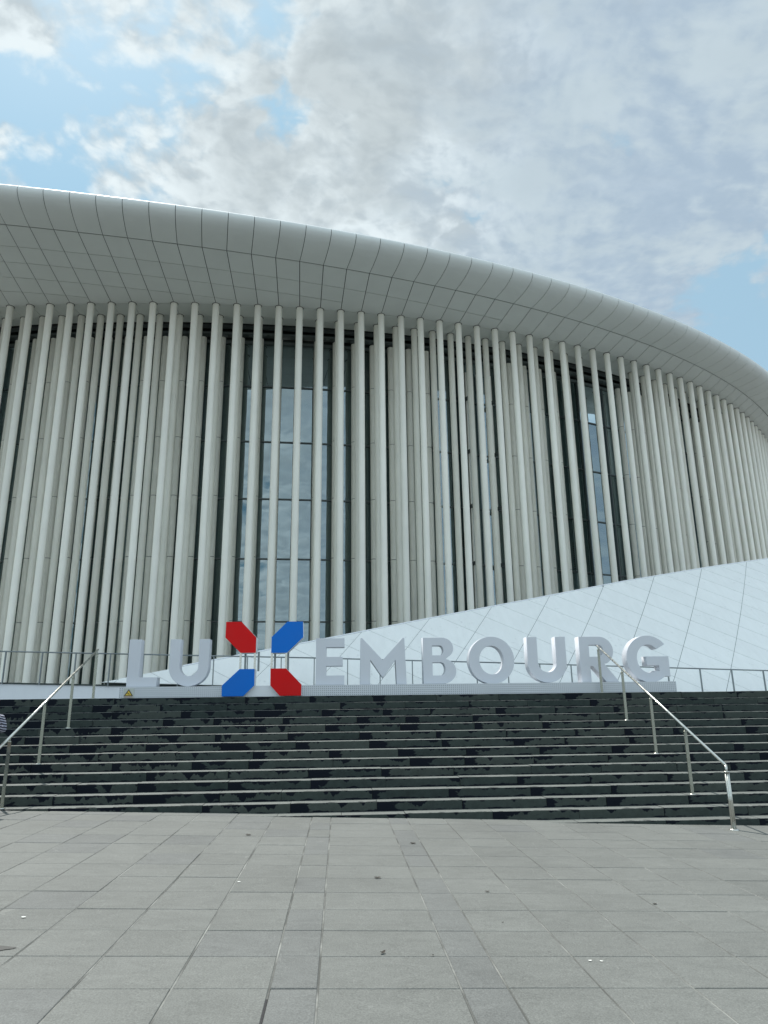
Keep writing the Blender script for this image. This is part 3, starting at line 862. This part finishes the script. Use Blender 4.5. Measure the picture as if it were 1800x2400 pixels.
def G_():
    cx = 6.68
    return [arc(cx, zm, .49, .497, 38, 312, 40)+[(7.125, zb+.10), (7.125, zb+.53), (6.63, zb+.53), (6.63, zb+.335), (6.895, zb+.335), (6.895, zb+.215)]+arc(cx, zm, .258, .30, 302, 42, 30)]
for nm, lp in (('L', L_), ('U', U_(-3.545, -2.73, .215)), ('E', E_), ('M', M_), ('B', B_()), ('O', O_), ('U', U_(4.02, 4.868, .225)), ('R', R_()), ('G', G_())):
    xmid = sum(x for x, z in lp[0])/len(lp[0])
    loops = [[(K*(x-xmid), K*(z-zb)) for x, z in l] for l in lp]
    me = curve_mesh('letter', loops, DEP, M['letter'])
    link('letter', me, sign, sp_(xmid, YL, zb)+Vector((0, DEP/2, 0)))
def hexa(name, pts, mt, label):
    xm = sum(p[0] for p in pts)/6; zm_ = sum(p[1] for p in pts)/6
    y0 = K*15.05; d = .32*K
    F = [Vector((K*(x-xm), 0, K*(z-zm_))) for x, z in pts]
    b = MB(); b.face(F, 0)
    Bk = [v+Vector((0, d, 0)) for v in F]
    Ft = [v*1.0+Vector((0, .012, 0)) for v in F]
    b.face(list(reversed(Bk)), 0)
    for i in range(6):
        j = (i+1) % 6; b.face([F[i], F[j], Ft[j], Ft[i]], 0); b.face([Ft[i], Ft[j], Bk[j], Bk[i]], 1)
    o = b.obj('letter_x_blade', [mt, M['bladeside']], sign, sp_(xm, 15.05, zm_)); tag(o, label)
    return o
tl = hexa('x', [(-2.37, 3.440), (-2.05, 3.440), (-1.737, 3.115), (-1.737, 2.802), (-2.05, 2.802), (-2.372, 3.117)], M['red'], 'red upper left arm of the X')
tr = hexa('x', [(-1.10, 3.440), (-.775, 3.440), (-.765, 3.115), (-1.097, 2.797), (-1.42, 2.797), (-1.42, 3.12)], M['bluep'], 'blue upper right arm of the X')
hexa('x', [(-2.054, 2.475), (-1.748, 2.475), (-1.745, 2.145), (-1.96, 1.935), (-2.395, 1.935), (-2.398, 2.15)], M['bluep'], 'blue lower left arm of the X')
hexa('x', [(-1.424, 2.480), (-1.106, 2.480), (-.784, 2.152), (-.788, 1.935), (-1.225, 1.935), (-1.42, 2.143)], M['red'], 'red lower right arm of the X')
for x, y in ((-2.046, 15.08), (-1.753, 15.08), (-1.975, 15.30), (-1.70, 15.30), (-1.407, 15.08), (-1.112, 15.08), (-1.36, 15.30), (-1.085, 15.30)):
    b = MB(); b.box((-.022, -.022, 0), (.022, .022, K*.40)); b.obj('strut', M['steel'] if y < 15.2 else M['fence'], sign, sp_(x, y, 2.44))
def plinth(x0, x1, mt):
    b = MB(); o_ = sp_(x0, 15.15, 1.925); q = sp_(x1, 15.75, 2.142)-o_; b.box((0, 0, 0), tuple(q))
    return b.obj('plinth', mt, sign, o_)
plinth(-4.47, -2.2, M['perf']); plinth(-2.195, -.96, M['bladeside']); plinth(-.955, 7.155, M['perf'])
# warning sticker
b = MB(); o_ = sp_(-4.380, 15.142, 1.930); b.box((0, 0, 0), (K*.213, .006, K*.185)); st = b.obj('warning_label', M['stickerbg'], sign, o_); tag(st, 'pale label with a yellow slipping hazard triangle')
b = MB()
def tri(s, y, m): b.face([(K*(.104-.093*s), y, K*(.035+.001*(1-s)*30)), (K*(.104+.093*s), y, K*(.035+.001*(1-s)*30)), (K*.104, y, K*(.170-.03*(1-s)))], m)
tri(1.0, -.003, 0)
b.face([(K*.040, -.006, K*.048), (K*.168, -.006, K*.048), (K*.104, -.006, K*.143)], 1)
def stroke(p, q, w):
    (x0, z0), (x1, z1) = p, q; l = hypot(x1-x0, z1-z0); nx, nz = -(z1-z0)/l*w/2, (x1-x0)/l*w/2
    b.face([(K*(x0+nx), -.009, K*(z0+nz)), (K*(x1+nx), -.009, K*(z1+nz)), (K*(x1-nx), -.009, K*(z1-nz)), (K*(x0-nx), -.009, K*(z0-nz))], 0)
for p_, q_ in (((.085, .094), (.112, .080)), ((.112, .080), (.130, .066)), ((.112, .078), (.100, .062)), ((.088, .090), (.072, .080)), ((.098, .088), (.116, .094)), ((.130, .066), (.138, .056))): stroke(p_, q_, .007)
b.face([(K*(.080+.008*cos(a*pi/3)), -.009, K*(.104+.008*sin(a*pi/3))) for a in range(6)], 0)
b.obj('hazard_triangle', [M['black'], M['yellow']], st, fix=False)
b = MB(); r = random.Random(3); x = .02
while x < .185:
    w = r.uniform(.006, .018); b.face([(K*x, -.004, K*.012), (K*(x+w), -.004, K*.012), (K*(x+w), -.004, K*.024), (K*x, -.004, K*.024)]); x += w+.004
b.obj('caption_line', M['redtext'], st, fix=False)

# ------------------------------------------------------------------ stair handrails
def treadz(k): return Z0-SH*k
def handrail(X, label, yb, zb_):
    root = empty('handrail', (X, yb, zb_)); tag(root, label, 'handrail', 'steel handrails on the stair')
    R0 = root.location.copy()
    ytop = 16.52; ztop = 3.005; rz = lambda y: 2.985-(.4385)*(16.52-y)
    b = MB(); b.tube(Vector((X, ytop+.06, rz(ytop+.06)))-R0, Vector((X, yb, rz(yb)))-R0, .0215, 12)
    b.tube(Vector((X, yb, rz(yb)))-R0, Vector((X, yb, rz(yb)-.12))-R0, .0215, 12); b.lathe([(.0, rz(yb)+.0215-R0.z), (.0215, rz(yb)-R0.z)], 12)
    b.obj('rail', M['steel'], root)
    for k in (0, 4, 8, 12):
        y = D0-ST*k+(.10 if k else .12); z = treadz(k)
        b = MB(); top = rz(y)-.075
        b.box((-.026, -.010, .0), (.026, .010, top-z)); b.tube((0, 0, top-z-.01), (0, .012, rz(y)-.012-z), .010, 8)
        b.tube((-.026, 0, top-z), (.026, 0, top-z), .016, 8)
        p_ = b.obj('post', M['steelpost'], root, Vector((X, y, z))-R0)
        b = MB(); b.lathe([(0, .010), (.05, .010), (.055, .0), (.055, -.003)], 16); b.obj('base_plate', M['steel'], p_)
        for zz_ in (top-z-.10, top-z-.16, .06):
            c = MB(); c.tube((0, -.013, zz_), (0, -.009, zz_), .006, 8); c.obj('bolt', M['fence'], p_)
    zt_ = rz(yb)-.10
    b = MB()
    for a in range(6): b.tube((.022*cos(a*pi/3+.3), .022*sin(a*pi/3+.3), 0), (.022*cos(a*pi/3+.3), .022*sin(a*pi/3+.3), zt_-zb_), .0145, 10)
    b.lathe([(0, zt_-zb_+.012), (.048, zt_-zb_+.012), (.048, zt_-zb_), (0, zt_-zb_)], 18)
    p_ = b.obj('end_post', M['steel'], root)
    b = MB(); b.lathe([(0, .014), (.065, .014), (.072, 0.002), (.072, -.004)], 20); b.obj('base_plate', M['steel'], p_)
handrail(6.03, 'steel handrail on the right side of the stair, crossing the letter R', 11.41, gz(6.03))
handrail(-5.43, 'steel handrail at the left end of the stair, left of the warning label', 11.9, gz(-5.43))

# ------------------------------------------------------------------ person at the left edge
def skin_mesh(name, chains, mt, sub=2):
    vs, es, rad = [], [], []
    def add(p, r):
        for i, q in enumerate(vs):
            if (Vector(q)-Vector(p)).length < 1e-4: return i
        vs.append(tuple(p)); rad.append(r); return len(vs)-1
    for ch in chains:
        prev = None
        for (p, r) in ch:
            i = add(p, r)
            if prev is not None and prev != i: es.append((prev, i))
            prev = i
    me = bpy.data.meshes.new(name); me.from_pydata(vs, es, []); o = bpy.data.objects.new(name, me); COL.objects.link(o)
    o.modifiers.new('s', 'SKIN')
    for i, d in enumerate(me.skin_vertices[0].data):
        r = rad[i]; d.radius = r if isinstance(r, tuple) else (r, r); d.use_root = (i == 0)
    sm = o.modifiers.new('u', 'SUBSURF'); sm.levels = sub; sm.render_levels = sub
    dg = bpy.context.evaluated_depsgraph_get(); out = bpy.data.meshes.new_from_object(o.evaluated_get(dg))
    bpy.data.objects.remove(o); out.name = name; out.materials.clear(); out.materials.append(mt)
    for p in out.polygons: p.use_smooth = True
    return out
def blob(name, c, r, mt, parent, seg=20, fn=None):
    bm = bmesh.new(); bmesh.ops.create_uvsphere(bm, u_segments=seg, v_segments=seg*3//4, radius=1)
    for v in bm.verts:
        v.co = Vector((v.co.x*r[0], v.co.y*r[1], v.co.z*r[2]))
        if fn: v.co = fn(v.co)
        v.co += Vector(c)
    me = bpy.data.meshes.new(name); bm.to_mesh(me); bm.free(); me.materials.append(mt)
    for p in me.polygons: p.use_smooth = True
    return link(name, me, parent)
def make_person(x, y):
    z = gz(x); root = empty('person', (x, y, z)); tag(root, 'person in a navy striped long sleeved top at the far left edge', 'person')
    # body: legs hidden in jeans, neck, arms and hands
    body = [[((0, 0, .98), .10), ((0, .005, 1.15), .10), ((0, 0, 1.34), .11), ((0, .01, 1.46), .06), ((0, 0, 1.53), .052), ((0, -.01, 1.60), .055)],
            [((0, 0, .98), .10), ((.10, 0, .92), .075), ((.105, -.01, .50), .05), ((.11, .01, .10), .036), ((.11, -.10, .045), .03)],
            [((0, 0, .98), .10), ((-.10, 0, .92), .075), ((-.105, -.01, .50), .05), ((-.11, .01, .10), .036), ((-.11, -.10, .045), .03)],
            [((0, 0, 1.34), .11), ((.16, 0, 1.41), .05), ((.235, -.05, 1.22), .037), ((.17, -.20, 1.36), .028), ((.105, -.27, 1.48), .024)],
            [((0, 0, 1.34), .11), ((-.16, 0, 1.41), .05), ((-.22, -.05, 1.20), .037), ((-.16, -.22, 1.30), .028), ((-.06, -.29, 1.42), .024)]]
    link('body', skin_mesh('body', body, M['skin']), root)
    shirt = [[((0, 0, .92), (.145, .105)), ((0, 0, 1.05), (.13, .10)), ((0, 0, 1.22), (.145, .11)), ((0, 0, 1.36), (.15, .10)), ((0, .005, 1.455), (.075, .07))],
             [((0, 0, 1.36), (.15, .10)), ((.165, 0, 1.415), .066), ((.215, -.02, 1.31), .060), ((.245, -.055, 1.215), .056), ((.21, -.13, 1.28), .046), ((.165, -.21, 1.37), .036)],
             [((0, 0, 1.36), (.15, .10)), ((-.165, 0, 1.415), .066), ((-.205, -.02, 1.30), .058), ((-.23, -.055, 1.195), .054), ((-.19, -.15, 1.25), .045), ((-.155, -.23, 1.315), .036)]]
    link('striped_top', skin_mesh('striped_top', shirt, M['stripe']), root)
    jeans = [[((0, 0, .99), (.14, .105)), ((0, 0, .90), (.14, .11)), ((.095, 0, .80), .092), ((.105, -.005, .50), .066), ((.11, .01, .12), .055)],
             [((0, 0, .90), (.14, .11)), ((-.095, 0, .80), .092), ((-.105, -.005, .50), .066), ((-.11, .01, .12), .055)]]
    link('jeans', skin_mesh('jeans', jeans, M['jeans']), root)
    for s in (1, -1): blob('shoe', (s*.11, -.045, .042), (.048, .13, .045), M['shoe'], root)
    def face(v):
        if v.z < 0: v.x *= 1+v.z*2.2; v.y *= 1+v.z*.6
        return v
    hd = blob('head', (0, -.015, 1.665), (.075, .095, .115), M['skin'], root, 24, face)
    blob('nose', (0, -.115, 1.655), (.013, .018, .022), M['skin'], hd, 10)
    for s in (1, -1):
        blob('eye', (s*.030, -.098, 1.680), (.012, .008, .008), M['black'], hd, 10); blob('ear', (s*.078, -.005, 1.665), (.010, .020, .030), M['skin'], hd, 10)
    blob('mouth', (0, -.098, 1.610), (.024, .008, .007), M['redtext'], hd, 10)
    blob('hair', (0, .012, 1.695), (.088, .100, .105), M['hair'], root, 20, lambda v: Vector((v.x, v.y if v.y > -.05 else -.05, v.z if v.z > 0 or v.y > 0 else v.z*.1)))
    # hands closing on a phone
    b = MB(); b.box((-.06, -.325, 1.485), (.085, -.315, 1.56)); b.obj('phone', M['phone'], root)
    for s, px_, pz in ((1, .105, 1.50), (-1, -.065, 1.46)):
        ch = [[((px_, -.275, pz-.03), .024), ((px_-s*.006, -.295, pz+.015), (.030, .016)), ((px_-s*.008, -.305, pz+.04), (.030, .013))]]
        for f_ in range(4):
            ch_ = [((px_-s*.008, -.305, pz+.04), (.030, .013)), ((px_-s*(.012), -.322-.001*f_, pz+.045-.016*f_+.01), .0085), ((px_-s*.030, -.334, pz+.045-.016*f_+.01), .0080), ((px_-s*(.050-.003*f_), -.330, pz+.043-.016*f_+.01), .0070)]
            ch.append(ch_)
        ch.append([((px_-s*.006, -.295, pz+.015), (.030, .016)), ((px_-s*.022, -.292, pz+.03), .009), ((px_-s*.040, -.300, pz+.045), .008)])
        link('hand', skin_mesh('hand', ch, M['skin'], 1), root)
make_person(-5.60, 12.25)

# ------------------------------------------------------------------ litter and stains
def leaf(x, y, s, rot, label, mt='leaf', name='dead_leaf', cat='leaf', curl=.25):
    b = MB(); n = 7; L = []; R = []
    for i in range(n+1):
        t_ = i/n; w = s*.32*sin(pi*t_)**.8*(1+.15*sin(9*t_)); h = s*curl*(t_-.5)**2*2
        L.append((s*(t_-.5), w, h+w*.5)); R.append((s*(t_-.5), -w, h+w*.35))
    C_ = [(s*(i/n-.5), 0, s*curl*(i/n-.5)**2*2+.002) for i in range(n+1)]
    for i in range(n):
        b.face([L[i], C_[i], C_[i+1], L[i+1]]); b.face([C_[i], R[i], R[i+1], C_[i+1]])
    o = b.obj(name, M[mt], None, (x, y, gz(x)+.003), fix=False); o.rotation_euler = (0, math.atan(SLOPE), rot)
    tag(o, label, cat)
    return o
leaf(.397, 8.033, .075, .1, 'dark dry leaf lying on the paving in the middle distance, above the larger crumpled one')
leaf(.314, 5.717, .050, .7, 'crumpled dark leaf on the paving near the bottom centre of the picture', curl=.7)
leaf(.67, 5.673, .022, 1.2, 'tiny dark leaf scrap just right of the crumpled leaf on the paving', curl=.5)
leaf(.957, 9.984, .080, -.1, 'dark narrow leaf on the paving close to the foot of the stair, right of centre')
leaf(-1.225, 10.495, .080, .0, 'thin brown leaf on the paving near the stair foot, left of the pale joints')
leaf(2.897, 7.078, .045, .3, 'small dark leaf alone on the right side of the paving')
leaf(1.351, 6.482, .020, .3, 'dark speck of leaf on the paving right of centre', curl=.4)
leaf(1.428, 7.496, .045, .0, 'thin dark leaf sliver on the paving, right of the narrow slab column')
leaf(-2.548, 6.575, .038, .2, 'white paper scrap on the paving near the left edge', 'butt', 'paper_scrap', 'litter')
leaf(-.989, 7.828, .034, -.3, 'white paper scrap beside the dark joint left of centre', 'butt', 'paper_scrap', 'litter')
leaf(1.768, 5.561, .028, .2, 'left one of two white specks lying side by side on the paving', 'butt', 'paper_scrap', 'litter')
leaf(1.816+.03, 5.552, .024, -.4, 'right one of two white specks lying side by side on the paving', 'butt', 'paper_scrap', 'litter')
b = MB(); r = random.Random(9); pts = []
for i in range(26):
    a = 2*pi*i/26; rr = 1+.22*sin(3*a+1)+.12*sin(7*a)+r.uniform(-.06, .06); pts.append((.17*rr*cos(a), .10*rr*sin(a), 0))
b.face(pts); o = b.obj('oil_stain', M['stain'], None, (-2.50, 5.80, gz(-2.50)+.004), fix=False); o.rotation_euler = (0, math.atan(SLOPE), 0)
tag(o, kind='structure')
